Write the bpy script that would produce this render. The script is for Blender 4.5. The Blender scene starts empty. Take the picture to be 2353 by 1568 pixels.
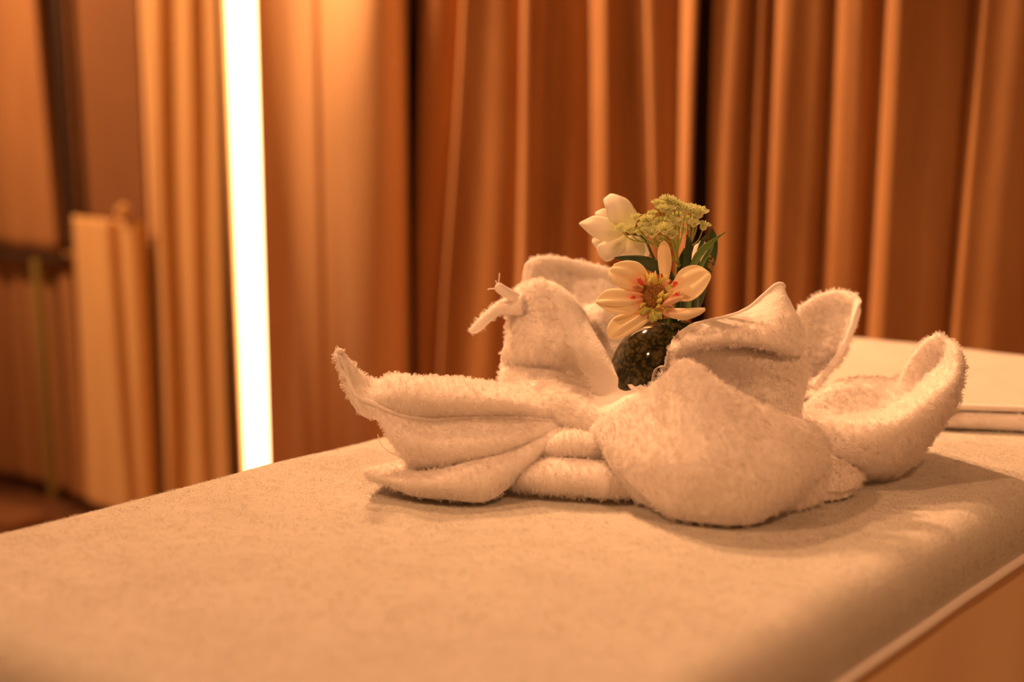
import bpy, bmesh, math, random
import numpy as np
from mathutils import Vector, Matrix, noise

random.seed(7)
rng = np.random.default_rng(7)
scene = bpy.context.scene
COL = scene.collection

# ------------------------------------------------------------------ camera
FPX = 50.0 / 36.0 * 2353.0
TILT = math.atan(534.0 / FPX)
CT, ST = math.cos(TILT), math.sin(TILT)
TOP = 0.72                      # height of the bed surface
CAMZ = TOP + 0.32
cam_d = bpy.data.cameras.new('camera')
cam = bpy.data.objects.new('camera', cam_d)
COL.objects.link(cam)
cam.location = (0, 0, CAMZ)
cam.rotation_euler = (math.pi / 2 - TILT, 0, 0)
cam_d.lens = 50.0
cam_d.sensor_width = 36.0
cam_d.clip_start = 0.02
cam_d.dof.use_dof = True
cam_d.dof.focus_distance = 1.235
cam_d.dof.aperture_fstop = 2.5
scene.camera = cam

# ------------------------------------------------------------------ world, lights, exposure
WARM = (1.0, 0.48, 0.21)
world = bpy.data.worlds.new('room_ambience')
scene.world = world
world.use_nodes = True
bg = world.node_tree.nodes['Background']
bg.inputs[0].default_value = (1.0, 0.38, 0.12, 1)
bg.inputs[1].default_value = 0.34

def spot_lamp(loc, power, radius, target, angle=95, blend=0.6, color=WARM):
    d = bpy.data.lights.new('room_spot', 'SPOT')
    d.energy = power
    d.color = color
    d.shadow_soft_size = radius
    d.spot_size = math.radians(angle)
    d.spot_blend = blend
    o = bpy.data.objects.new('room_spot', d)
    COL.objects.link(o)
    o.location = loc
    o.rotation_euler = (Vector(target) - Vector(loc)).to_track_quat('-Z', 'Y').to_euler()
    return o
spot_lamp((-0.62, 2.30, 2.42), 84, 0.035, (0.12, 1.15, 0.7), 54)
spot_lamp((-1.25, 0.60, 2.42), 64, 0.04, (0.10, 1.1, 0.7), 56)
spot_lamp((0.35, 1.50, 2.42), 6, 0.04, (0.25, 1.2, 0.7), 70)
spot_lamp((0.80, -0.10, 2.42), 46, 0.12, (0.15, 1.02, 0.7), 52)
spot_lamp((-0.72, 2.84, 2.46), 335, 0.05, (-0.18, 2.58, 1.8), 80, 0.9)  # added spot with no known fitting, grazes the curtains for fold contrast
spot_lamp((-2.05, 2.95, 2.15), 170, 0.05, (-1.0, 3.2, 1.2), 74, 0.8)  # added spot, hung below the ceiling to brighten the left cloths and panels

vs = scene.view_settings
vs.view_transform = 'Standard'
vs.look = 'None'
vs.exposure = 0.18
vs.gamma = 1.0
vs.use_curve_mapping = False
scene.cycles.use_denoising = True
scene.cycles.adaptive_threshold = 0.045
scene.cycles.max_bounces = 6
scene.cycles.diffuse_bounces = 4

# ------------------------------------------------------------------ helpers
def P(px, py, Y):
    """photograph position + real distance -> point in the room (metres)"""
    dx = (px - 1176.5) / FPX
    a = (784.0 - py) / FPX
    vy = CT + a * ST
    s = Y / vy
    return Vector((dx * s, Y, CAMZ + (-ST + a * CT) * s))

def on_plane(px, py, z):
    dx = (px - 1176.5) / FPX
    a = (784.0 - py) / FPX
    s = (z - CAMZ) / (-ST + a * CT)
    return Vector((dx * s, (CT + a * ST) * s, z))

def tag(o, label=None, cat=None, group=None, kind=None):
    if label: o['label'] = label
    if cat: o['category'] = cat
    if group: o['group'] = group
    if kind: o['kind'] = kind
    return o

def empty(name, loc, label, cat, group=None):
    o = bpy.data.objects.new(name, None)
    COL.objects.link(o)
    o.location = loc
    o.empty_display_size = 0.05
    bpy.context.view_layer.update()
    return tag(o, label, cat, group)

def link(name, me, mat, parent=None, smooth=True):
    o = bpy.data.objects.new(name, me)
    COL.objects.link(o)
    if mat is not None and len(me.materials) == 0:
        me.materials.append(mat)
    if smooth and len(me.polygons):
        me.polygons.foreach_set('use_smooth', [True] * len(me.polygons))
    if parent is not None:
        o.parent = parent
        loc = Vector(parent.location)     # only the empties are moved
        o.matrix_parent_inverse = Matrix.Translation(-loc)   # meshes carry room coordinates
    return o

def mesh_from(name, verts, faces):
    me = bpy.data.meshes.new(name)
    me.from_pydata([tuple(v) for v in verts], [], faces)
    me.update()
    return me

def bm_mesh(name, bm):
    bmesh.ops.recalc_face_normals(bm, faces=bm.faces)
    me = bpy.data.meshes.new(name)
    bm.to_mesh(me)
    bm.free()
    return me

def catmull(pts, n):
    """resample a polyline of points (k,dim) to n points through a Catmull-Rom spline"""
    pts = np.asarray(pts, float)
    k = len(pts)
    ext = np.vstack([2 * pts[0] - pts[1], pts, 2 * pts[-1] - pts[-2]])
    u = np.linspace(0, k - 1, n)
    i = np.minimum(u.astype(int), k - 2)
    t = (u - i)[:, None]
    p0, p1, p2, p3 = ext[i], ext[i + 1], ext[i + 2], ext[i + 3]
    return 0.5 * ((2 * p1) + (-p0 + p2) * t + (2 * p0 - 5 * p1 + 4 * p2 - p3) * t ** 2
                  + (-p0 + 3 * p1 - 3 * p2 + p3) * t ** 3)

def surf(rows, nu, nv):
    """rows of (px,py,Y) -> dense grid (nv,nu,3) in room coordinates"""
    w = [[P(*c) for c in r] for r in rows]
    a = np.array([catmull(np.array(r), nu) for r in w])
    b = np.array([catmull(a[:, j], nv) for j in range(nu)])
    return np.transpose(b, (1, 0, 2))

def grid_normals(g):
    du = np.gradient(g, axis=1)
    dv = np.gradient(g, axis=0)
    n = np.cross(du, dv)
    l = np.linalg.norm(n, axis=2, keepdims=True)
    return n / np.maximum(l, 1e-9)

def grid_mesh(name, g):
    nv, nu = g.shape[:2]
    idx = np.arange(nv * nu).reshape(nv, nu)
    f = np.stack([idx[:-1, :-1], idx[:-1, 1:], idx[1:, 1:], idx[1:, :-1]], -1).reshape(-1, 4)
    return mesh_from(name, g.reshape(-1, 3), f.tolist())

def baked(name, me, mods, weights=None):
    """apply modifiers, return a plain mesh"""
    o = bpy.data.objects.new('tmp', me)
    COL.objects.link(o)
    if weights is not None:
        vg = o.vertex_groups.new(name='pile')
        for w in np.unique(weights):
            vg.add(np.nonzero(weights == w)[0].tolist(), float(w), 'REPLACE')
    for t, kw in mods:
        m = o.modifiers.new(t, t)
        for k, v in kw.items():
            setattr(m, k, v)
    dg = bpy.context.evaluated_depsgraph_get()
    out = bpy.data.meshes.new_from_object(o.evaluated_get(dg))
    out.name = name
    bpy.data.objects.remove(o)
    bpy.data.meshes.remove(me)
    return out

def tube_mesh(name, pts, radii, seg=8, n=None, flat=1.0):
    pts = np.array([tuple(p) for p in pts], float)
    rad = np.asarray(radii if hasattr(radii, '__len__') else [radii] * len(pts), float)
    if n:
        pr = catmull(np.hstack([pts, rad[:, None]]), n)
        pts, rad = pr[:, :3], np.maximum(pr[:, 3], 1e-5)
    T = np.gradient(pts, axis=0)
    T /= np.maximum(np.linalg.norm(T, axis=1, keepdims=True), 1e-9)
    up = np.array([0, 0, 1.0]) if abs(T[0][2]) < 0.9 else np.array([1.0, 0, 0])
    verts, faces = [], []
    nrm = np.cross(T[0], up); nrm /= np.linalg.norm(nrm)
    for i in range(len(pts)):
        nrm = nrm - T[i] * np.dot(nrm, T[i]); nrm /= max(np.linalg.norm(nrm), 1e-9)
        b = np.cross(T[i], nrm)
        for k in range(seg):
            a = 2 * math.pi * k / seg
            verts.append(pts[i] + rad[i] * (math.cos(a) * nrm + flat * math.sin(a) * b))
    for i in range(len(pts) - 1):
        for k in range(seg):
            faces.append([i * seg + k, i * seg + (k + 1) % seg, (i + 1) * seg + (k + 1) % seg, (i + 1) * seg + k])
    faces.append(list(range(seg))[::-1])
    faces.append([(len(pts) - 1) * seg + k for k in range(seg)])
    return mesh_from(name, verts, faces)

def box_mesh(name, lo, hi, bevel=0.0, frame=None):
    bm = bmesh.new()
    bmesh.ops.create_cube(bm, size=1)
    for v in bm.verts:
        v.co = [lo[i] + (v.co[i] + 0.5) * (hi[i] - lo[i]) for i in range(3)]
    if bevel:
        bmesh.ops.bevel(bm, geom=bm.edges[:], offset=bevel, segments=3, affect='EDGES', profile=0.5)
    if frame:
        for v in bm.verts:
            v.co = frame(*v.co)
    return bm_mesh(name, bm)

# ------------------------------------------------------------------ materials
def mat(name, color, rough=0.8, **kw):
    m = bpy.data.materials.new(name)
    m.use_nodes = True
    b = m.node_tree.nodes['Principled BSDF']
    b.inputs['Base Color'].default_value = (*color, 1)
    b.inputs['Roughness'].default_value = rough
    for k, v in kw.items():
        b.inputs[k].default_value = v
    return m

def noise_color(m, c1, c2, scale, detail=4, mapping=None, rough=0.6):
    nt = m.node_tree
    b = nt.nodes['Principled BSDF']
    tc = nt.nodes.new('ShaderNodeTexCoord')
    mp = nt.nodes.new('ShaderNodeMapping')
    if mapping: mp.inputs['Scale'].default_value = mapping
    nz = nt.nodes.new('ShaderNodeTexNoise')
    nz.inputs['Scale'].default_value = scale
    nz.inputs['Detail'].default_value = detail
    nz.inputs['Roughness'].default_value = rough
    cr = nt.nodes.new('ShaderNodeValToRGB')
    cr.color_ramp.elements[0].color = (*c1, 1); cr.color_ramp.elements[0].position = 0.3
    cr.color_ramp.elements[1].color = (*c2, 1); cr.color_ramp.elements[1].position = 0.7
    nt.links.new(tc.outputs['Object'], mp.inputs[0])
    nt.links.new(mp.outputs[0], nz.inputs['Vector'])
    nt.links.new(nz.outputs['Fac'], cr.inputs[0])
    nt.links.new(cr.outputs[0], b.inputs['Base Color'])
    return nz, tc

def add_bump(m, scale, strength, dist, detail=3, mapping=None):
    nt = m.node_tree
    b = nt.nodes['Principled BSDF']
    tc = nt.nodes.new('ShaderNodeTexCoord')
    mp = nt.nodes.new('ShaderNodeMapping')
    if mapping: mp.inputs['Scale'].default_value = mapping
    nz = nt.nodes.new('ShaderNodeTexNoise')
    nz.inputs['Scale'].default_value = scale
    nz.inputs['Detail'].default_value = detail
    bp = nt.nodes.new('ShaderNodeBump')
    bp.inputs['Strength'].default_value = strength
    bp.inputs['Distance'].default_value = dist
    nt.links.new(tc.outputs['Object'], mp.inputs[0])
    nt.links.new(mp.outputs[0], nz.inputs['Vector'])
    nt.links.new(nz.outputs['Fac'], bp.inputs['Height'])
    nt.links.new(bp.outputs[0], b.inputs['Normal'])

M = {}
M['terry'] = mat('white_terry', (0.90, 0.86, 0.84), 1.0, **{'Specular IOR Level': 0.1})
add_bump(M['terry'], 420, 0.5, 0.0015)
M['terry'].node_tree.nodes['Principled BSDF'].inputs['Sheen Weight'].default_value = 0.3
M['hem'] = mat('white_woven_hem', (0.92, 0.87, 0.85), 0.9, **{'Specular IOR Level': 0.15})
add_bump(M['hem'], 900, 0.4, 0.0006)
M['cover'] = mat('cream_fleece', (0.90, 0.80, 0.66), 1.0, **{'Specular IOR Level': 0.1})
noise_color(M['cover'], (0.57, 0.545, 0.50), (0.62, 0.60, 0.56), 14, 5)
add_bump(M['cover'], 260, 0.5, 0.002)
def fibre(name, c, tr=0.45):
    m = bpy.data.materials.new(name); m.use_nodes = True
    nt = m.node_tree; nt.nodes.clear()
    o = nt.nodes.new('ShaderNodeOutputMaterial'); d = nt.nodes.new('ShaderNodeBsdfDiffuse'); t = nt.nodes.new('ShaderNodeBsdfTranslucent'); x = nt.nodes.new('ShaderNodeMixShader')
    d.inputs[0].default_value = (*c, 1); t.inputs[0].default_value = (*c, 1); x.inputs[0].default_value = tr
    nt.links.new(d.outputs[0], x.inputs[1]); nt.links.new(t.outputs[0], x.inputs[2]); nt.links.new(x.outputs[0], o.inputs[0])
    return m
M['terry_fibre'] = fibre('white_terry_fibre', (0.95, 0.91, 0.89))
M['cover_fibre'] = fibre('cream_fleece_fibre', (0.66, 0.63, 0.585), 0.6)
M['skirt'] = mat('tan_sheet', (0.86, 0.62, 0.38), 0.8)
add_bump(M['skirt'], 700, 0.2, 0.0005)
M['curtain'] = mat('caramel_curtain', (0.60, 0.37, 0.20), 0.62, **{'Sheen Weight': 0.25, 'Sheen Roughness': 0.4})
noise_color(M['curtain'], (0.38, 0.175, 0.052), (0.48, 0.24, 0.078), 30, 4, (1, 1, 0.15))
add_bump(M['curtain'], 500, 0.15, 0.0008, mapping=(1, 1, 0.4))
M['brown_cloth'] = mat('brown_cloth', (0.34, 0.17, 0.065), 0.7)
noise_color(M['brown_cloth'], (0.31, 0.15, 0.055), (0.37, 0.19, 0.075), 20, 4, (1, 1, 0.15))
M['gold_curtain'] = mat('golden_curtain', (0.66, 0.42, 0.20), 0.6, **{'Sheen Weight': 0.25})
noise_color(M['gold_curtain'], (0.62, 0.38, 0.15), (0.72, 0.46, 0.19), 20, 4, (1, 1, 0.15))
M['panel'] = mat('caramel_panel', (0.88, 0.58, 0.31), 0.5)
add_bump(M['panel'], 60, 0.05, 0.001, mapping=(1, 1, 0.1))
M['wall'] = mat('brown_wall', (0.42, 0.23, 0.11), 0.8)
noise_color(M['wall'], (0.20, 0.088, 0.030), (0.23, 0.105, 0.037), 5, 4)
M['dark'] = mat('dark_wood', (0.045, 0.022, 0.012), 0.5)
M['floor'] = mat('brown_floor', (0.22, 0.10, 0.05), 0.45)
noise_color(M['floor'], (0.17, 0.075, 0.035), (0.26, 0.12, 0.06), 8, 5, (1, 8, 1))
M['brass'] = mat('olive_brass', (0.42, 0.36, 0.12), 0.35, Metallic=0.7)
M['ceiling'] = mat('ceiling_paint', (0.75, 0.62, 0.5), 0.9)
M['metal'] = mat('grey_metal', (0.3, 0.28, 0.26), 0.4, Metallic=0.8)
M['vinyl'] = mat('cream_vinyl', (0.7, 0.6, 0.5), 0.5)

# ------------------------------------------------------------------ room shell
# direction of the curtain wall (parallel to the head end of the bed)
L0, L1 = on_plane(0, 1225, TOP - 0.004), on_plane(880, 1001, TOP - 0.004)
EU = (L1 - L0); EU.z = 0; EU.normalize()
EV = Vector((EU.y, -EU.x, 0))
ENDP = on_plane(2080, 783, TOP + 0.024)
WALL0 = on_plane(2080, 781, TOP) + EU * 0.20               # a point on the plane of the curtains
WALL0.z = 0
WN = -EU                               # into the room

def wt(px, py=500, h=0.0):
    """position along the curtain plane (towards EV) seen at a photograph column"""
    dx = (px - 1176.5) / FPX
    a = (784.0 - py) / FPX
    r = dx / (CT + a * ST)             # x / y
    bx, by = WALL0.x + WN.x * h, WALL0.y + WN.y * h
    return (r * by - bx) / (EV.x - r * EV.y)

def W(t, h, z):
    p = WALL0 + EV * t + WN * h
    return Vector((p.x, p.y, z))

def wz(px, py):
    """height at which a photograph point meets the curtain plane"""
    t = wt(px, py)
    Y = (WALL0 + EV * t).y
    return P(px, py, Y).z

CEIL = 2.55
def wallbox(name, t0, t1, h0, h1, z0, z1, m, kind=None, parent=None, bevel=0):
    me = box_mesh(name, (t0, h0, z0), (t1, h1, z1), bevel, frame=lambda a, b, c: W(a, b, c))
    o = link(name, me, m, parent, smooth=False)
    if kind: o['kind'] = kind
    return o

TL, TR = wt(-420), wt(2353) + 0.9
wallbox('wall_back', TL, TR, -0.30, -0.22, 0, CEIL, M['wall'], 'structure')
fl = link('floor', box_mesh('floor', (-4.2, -2.2, -0.08), (3.2, 5.4, 0)), M['floor'], smooth=False); fl['kind'] = 'structure'
ce = link('ceiling', box_mesh('ceiling', (-4.2, -2.2, CEIL), (3.2, 5.4, CEIL + 0.08)), M['ceiling'], smooth=False); ce['kind'] = 'structure'

# ------------------------------------------------------------------ curtains from fold profiles
def curtain(name, prof, m, label, cat='curtain', z0=0.03, z1=2.5, k=5.5, mean=0.40, sign=1.0, h_off=0.0,
            pits=0.035, thick=0.003, parent=None, zt=None, zb=None, amp=0.06, step=0.0028, label_part=False, wob=0.006):
    """prof: (px at the photo's top, px low down, how far the cloth turns to the light)"""
    zt = wz(1500, 0) if zt is None else zt
    zb = wz(1500, 800) if zb is None else zb
    T_top = np.array([wt(p[0]) for p in prof]); T_bot = np.array([wt(p[1]) for p in prof])
    B = np.array([p[2] for p in prof], float)
    n = int((T_top[-1] - T_top[0]) / step)
    q = np.linspace(0, len(prof) - 1, 6000)
    def resample(Tc):
        tt = np.interp(q, np.arange(len(prof)), Tc)
        bb = np.interp(q, np.arange(len(prof)), B)
        slope = k * (bb - mean) * sign
        dt = np.diff(tt, prepend=tt[0])
        h = np.cumsum(slope * dt)
        un = np.linspace(tt[0], tt[-1], 4000)
        hu = np.interp(un, tt, h)
        w = max(5, int(0.17 / (un[1] - un[0])) | 1)
        kz = np.hanning(w + 2); kz /= kz.sum()
        lo = np.convolve(np.pad(hu, (w + 1) // 2, mode='reflect'), kz, 'valid')[:4000]
        h = np.interp(tt, un, hu - lo)
        h = h - pits * np.clip(0.16 - bb, 0, 1) / 0.16
        h = amp * np.tanh(h / amp)
        kern = np.hanning(61); kern /= kern.sum()
        h = np.convolve(np.pad(h, 30, mode='edge'), kern, 'valid')
        return tt, h
    ta, ha = resample(T_top)
    tb, hb = resample(T_bot)
    qi = np.linspace(0, 5999, n)
    ta, ha, tb, hb = [np.interp(qi, np.arange(6000), v) for v in (ta, ha, tb, hb)]
    nz_ = 46
    g = np.zeros((nz_, n, 3))
    for i, z in enumerate(np.linspace(z0, z1, nz_)):
        f = (z - zb) / (zt - zb)
        f = max(-0.9, min(1.3, f))
        t = tb + (ta - tb) * f
        h = hb + (ha - hb) * f + h_off
        h = h + wob * np.sin(3.1 * z + 17 * t) * np.sin(2.1 * z + 5)
        t = t + 0.004 * np.sin(2.3 * z + 9 * t)
        p = np.array(WALL0)[None] + np.outer(t, np.array(EV)) + np.outer(h, np.array(WN))
        p[:, 2] = z
        g[i] = p
    me = baked(name, grid_mesh(name, g), [('SOLIDIFY', dict(thickness=thick, offset=0.0))])
    o = link(name, me, m, parent)
    if parent is None:
        tag(o, label, cat)
    elif label_part:
        o['label'] = label
    return o

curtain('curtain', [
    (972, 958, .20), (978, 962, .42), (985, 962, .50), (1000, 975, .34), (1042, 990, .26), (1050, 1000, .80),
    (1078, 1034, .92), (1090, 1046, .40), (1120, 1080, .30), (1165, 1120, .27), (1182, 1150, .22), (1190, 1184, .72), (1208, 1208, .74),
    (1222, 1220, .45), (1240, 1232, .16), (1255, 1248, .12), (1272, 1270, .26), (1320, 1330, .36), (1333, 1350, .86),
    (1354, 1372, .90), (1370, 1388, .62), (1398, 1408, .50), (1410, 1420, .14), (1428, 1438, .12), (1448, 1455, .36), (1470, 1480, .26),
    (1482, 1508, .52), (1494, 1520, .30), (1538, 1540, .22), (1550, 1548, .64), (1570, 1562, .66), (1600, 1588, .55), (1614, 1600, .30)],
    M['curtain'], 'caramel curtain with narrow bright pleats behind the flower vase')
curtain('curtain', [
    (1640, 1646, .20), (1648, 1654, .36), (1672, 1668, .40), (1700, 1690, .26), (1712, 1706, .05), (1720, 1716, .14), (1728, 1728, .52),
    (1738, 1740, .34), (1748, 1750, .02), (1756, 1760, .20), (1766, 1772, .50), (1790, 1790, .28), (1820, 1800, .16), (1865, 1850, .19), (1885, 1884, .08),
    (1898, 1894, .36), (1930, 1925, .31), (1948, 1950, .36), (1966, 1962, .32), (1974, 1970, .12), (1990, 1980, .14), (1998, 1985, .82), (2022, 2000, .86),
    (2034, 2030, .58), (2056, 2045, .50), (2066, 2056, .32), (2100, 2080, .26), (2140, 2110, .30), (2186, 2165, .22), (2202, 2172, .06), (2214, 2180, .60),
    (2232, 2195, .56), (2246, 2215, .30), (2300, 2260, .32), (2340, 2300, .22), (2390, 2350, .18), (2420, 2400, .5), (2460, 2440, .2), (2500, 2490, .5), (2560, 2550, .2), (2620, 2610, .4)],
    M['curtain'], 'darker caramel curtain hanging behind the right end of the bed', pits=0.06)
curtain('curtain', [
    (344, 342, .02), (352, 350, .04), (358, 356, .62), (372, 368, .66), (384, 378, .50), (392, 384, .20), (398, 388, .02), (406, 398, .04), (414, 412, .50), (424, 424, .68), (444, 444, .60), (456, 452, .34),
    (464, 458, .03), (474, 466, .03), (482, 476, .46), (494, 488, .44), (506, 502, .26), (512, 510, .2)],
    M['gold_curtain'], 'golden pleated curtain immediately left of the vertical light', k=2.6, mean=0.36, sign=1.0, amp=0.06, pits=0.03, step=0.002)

# smooth rounded wall panels to the right of the light
def profile_panel(name, pts, label, m):
    hp = catmull(np.array([(wt(p, 500, h), h) for p, h in pts]), 60)
    g = np.zeros((2, 60, 3))
    for i, z in enumerate((0.0, CEIL)):
        for j in range(60):
            g[i, j] = W(hp[j, 0], hp[j, 1], z)
    me = baked(name, grid_mesh(name, g), [('SOLIDIFY', dict(thickness=0.012, offset=-1.0 if False else 0.0))])
    return tag(link(name, me, m), label, 'panel')
profile_panel('smooth_panel', [(600, 0.012), (640, -0.012), (680, -0.028), (704, -0.026), (722, -0.008), (736, 0.018)],
              'smooth caramel wall panel beside the glowing light, hollow towards it', M['panel'])
profile_panel('smooth_panel', [(746, 0.002), (757, 0.026), (780, 0.046), (812, 0.060), (848, 0.063), (884, 0.052), (916, 0.028), (934, 0.000)],
              'smooth rounded caramel wall panel between its narrow neighbour and the curtains', M['panel'])

# ------------------------------------------------------------------ vertical light
M['glow'] = bpy.data.materials.new('warm_light_diffuser'); M['glow'].use_nodes = True
nt = M['glow'].node_tree; nt.nodes.clear()
em = nt.nodes.new('ShaderNodeEmission'); out = nt.nodes.new('ShaderNodeOutputMaterial')
em.inputs[0].default_value = (1.0, 0.52, 0.22, 1); em.inputs[1].default_value = 9.0
nt.links.new(em.outputs[0], out.inputs[0])
tl, tr = wt(533, 500), wt(606, 500)
lean = 0.0115
def LW(a, b, c):
    return W(a + lean * (1.2 - c) * 1.5, b, c)
lamp = empty('light_column', W((tl + tr) / 2, 0, 0), 'tall glowing white light column standing against the wall', 'lamp')
link('diffuser', box_mesh('diffuser', (tl, -0.04, 0.04), (tr, -0.007, 2.5), 0.004, frame=LW), M['glow'], lamp, smooth=False)
for nm, lo, hi in (('side_profile', (tl - 0.012, -0.06, 0.02), (tl - 0.001, 0.001, 2.52)), ('side_profile', (tr + 0.001, -0.06, 0.02), (tr + 0.010, 0.001, 2.52)),
                   ('back_profile', (tl - 0.012, -0.075, 0.02), (tr + 0.010, -0.061, 2.52))):
    link(nm, box_mesh(nm, lo, hi, 0, frame=LW), M['panel'], lamp, smooth=False)

# ------------------------------------------------------------------ left end of the wall: hung cloths, rail, posts
zt_, zb_ = wz(100, 0), wz(100, 1100)
curtain('hanging_cloth', [(-140, -140, .3), (-60, -60, .5), (-20, -12, .10), (-4, 6, .03), (6, 16, .30), (20, 30, .64), (46, 54, .60), (56, 64, .34), (80, 86, .28), (96, 108, .34), (108, 124, .42), (120, 138, .30), (126, 146, .05)],
        M['brown_cloth'], 'short pleated cloth with a dark right edge at the upper left corner', 'cloth', sign=1.0, mean=0.36, z0=wz(70, 576), z1=2.5, k=2.6, amp=0.045, pits=0.025, h_off=0.02, zt=zt_, zb=wz(70, 560), step=0.002)
curtain('hanging_cloth', [(-140, -140, .3), (-60, -60, .45), (-14, -14, .05), (0, 0, .46), (18, 20, .46), (30, 35, .12), (44, 50, .30), (70, 80, .26), (90, 108, .20), (100, 120, .04)],
        M['brown_cloth'], 'long dim cloth hanging below the dark rail at the left edge', 'cloth', sign=1.0, mean=0.36, z0=0.05, z1=wz(70, 592), k=2.6, amp=0.04, pits=0.025, zt=wz(70, 592), zb=zb_, h_off=-0.02, step=0.002)
curtain('hanging_cloth', [(122, 128, .03), (130, 138, .46), (146, 154, .46), (156, 168, .20), (162, 174, .02)],
        M['brown_cloth'], 'narrow cloth strip hanging between the brass edge and the bare wall', 'cloth', sign=1.0, mean=0.36, z0=0.05, z1=wz(140, 578), k=2.6, amp=0.03, pits=0.025, zt=wz(140, 592), zb=zb_, step=0.0015)
low = curtain('hanging_cloth', [(178, 180, .02), (186, 190, .05), (194, 196, .60), (225, 225, .62), (256, 268, .52), (268, 288, .30), (278, 300, .04), (288, 310, .20), (296, 316, .56), (318, 326, .56), (330, 336, .20), (336, 340, .02)],
        M['gold_curtain'], 'half height golden cloth with a knotted upper corner', 'cloth', sign=1.0, mean=0.36, z0=0.05, z1=wz(250, 500), k=2.6, amp=0.045, pits=0.03, zt=wz(250, 500), zb=zb_, step=0.0015, h_off=0.03)
# gathered knot on its corner
bm = bmesh.new()
bmesh.ops.create_icosphere(bm, subdivisions=3, radius=1)
c0 = W(wt(318, 482), 0.045, wz(318, 484))
for v in bm.verts:
    d = v.co.copy()
    r = 0.016 * (1 + 0.25 * noise.noise(d * 2.1))
    q = d * r
    v.co = c0 + EV * q.x * (1.25) + Vector((0, 0, q.z * 1.1 + 0.5 * q.x)) + WN * q.y
link('knot', bm_mesh('knot', bm), M['gold_curtain'], low)
rail = wallbox('wooden_rail', wt(-160), wt(158), 0.005, 0.03, wz(70, 592), wz(70, 577), M['dark'])
tag(rail, 'thin dark horizontal rail under the short cloth at the left edge', 'rail')
post = link('wooden_post', box_mesh('wooden_post', (wt(138, 300), -0.010, wz(150, 566)), (wt(152, 300), 0.012, 2.5), 0.002,
            frame=lambda a, b, c: W(a + 0.03 * (1.55 - c) * 0.9, b, c)), M['dark'], smooth=False)
tag(post, 'slim dark upright post between the short cloth and the bare wall', 'post')
edge = link('brass_edge', box_mesh('brass_edge', (wt(104, 600), 0.036, 0.05), (wt(118, 600), 0.05, wz(110, 592)), 0.002,
            frame=lambda a, b, c: W(a + 0.035 * (1.0 - c), b, c)), M['brass'], smooth=False)
tag(edge, 'slim olive brass strip running down beside the dim cloth', 'strip')
wp = wallbox('flat_panel', wt(150, 300, -0.03), wt(326, 300, -0.03), -0.20, -0.03, wz(240, 600), 2.5, M['wall'])
tag(wp, 'bare flat brown wall panel above the half height cloth', 'panel')
tr1 = wallbox('trim_strip', wt(326), wt(336), -0.20, -0.02, 0.05, 2.5, M['panel'])
tag(tr1, 'thin upright trim strip left of the golden curtain', 'trim')
pl = wallbox('plinth', TL, wt(160), 0.10, 0.22, 0.0, 0.03, M['wall'], bevel=0.005)
tag(pl, 'low brown plinth on the floor below the dim cloth', 'plinth')

# ------------------------------------------------------------------ bed
def BL(u, v, z):
    p = L0 + EU * u + EV * v
    return Vector((p.x, p.y, z))
def uv_of(p):
    d = p - L0
    return d.x * EU.x + d.y * EU.y, d.x * EV.x + d.y * EV.y
HEMZ = TOP - 0.052
R1, R2 = on_plane(1960, 1566, HEMZ), on_plane(2345, 1296, HEMZ)
BW = (uv_of(R1)[1] + uv_of(R2)[1]) / 2
U0 = uv_of(on_plane(45, 1552, TOP - 0.045))[0] - 0.045
U1 = uv_of(ENDP)[0]
print('bed width', BW, 'length', U1 - U0, 'v', uv_of(R1)[1], uv_of(R2)[1], 'EU', EU)

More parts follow.
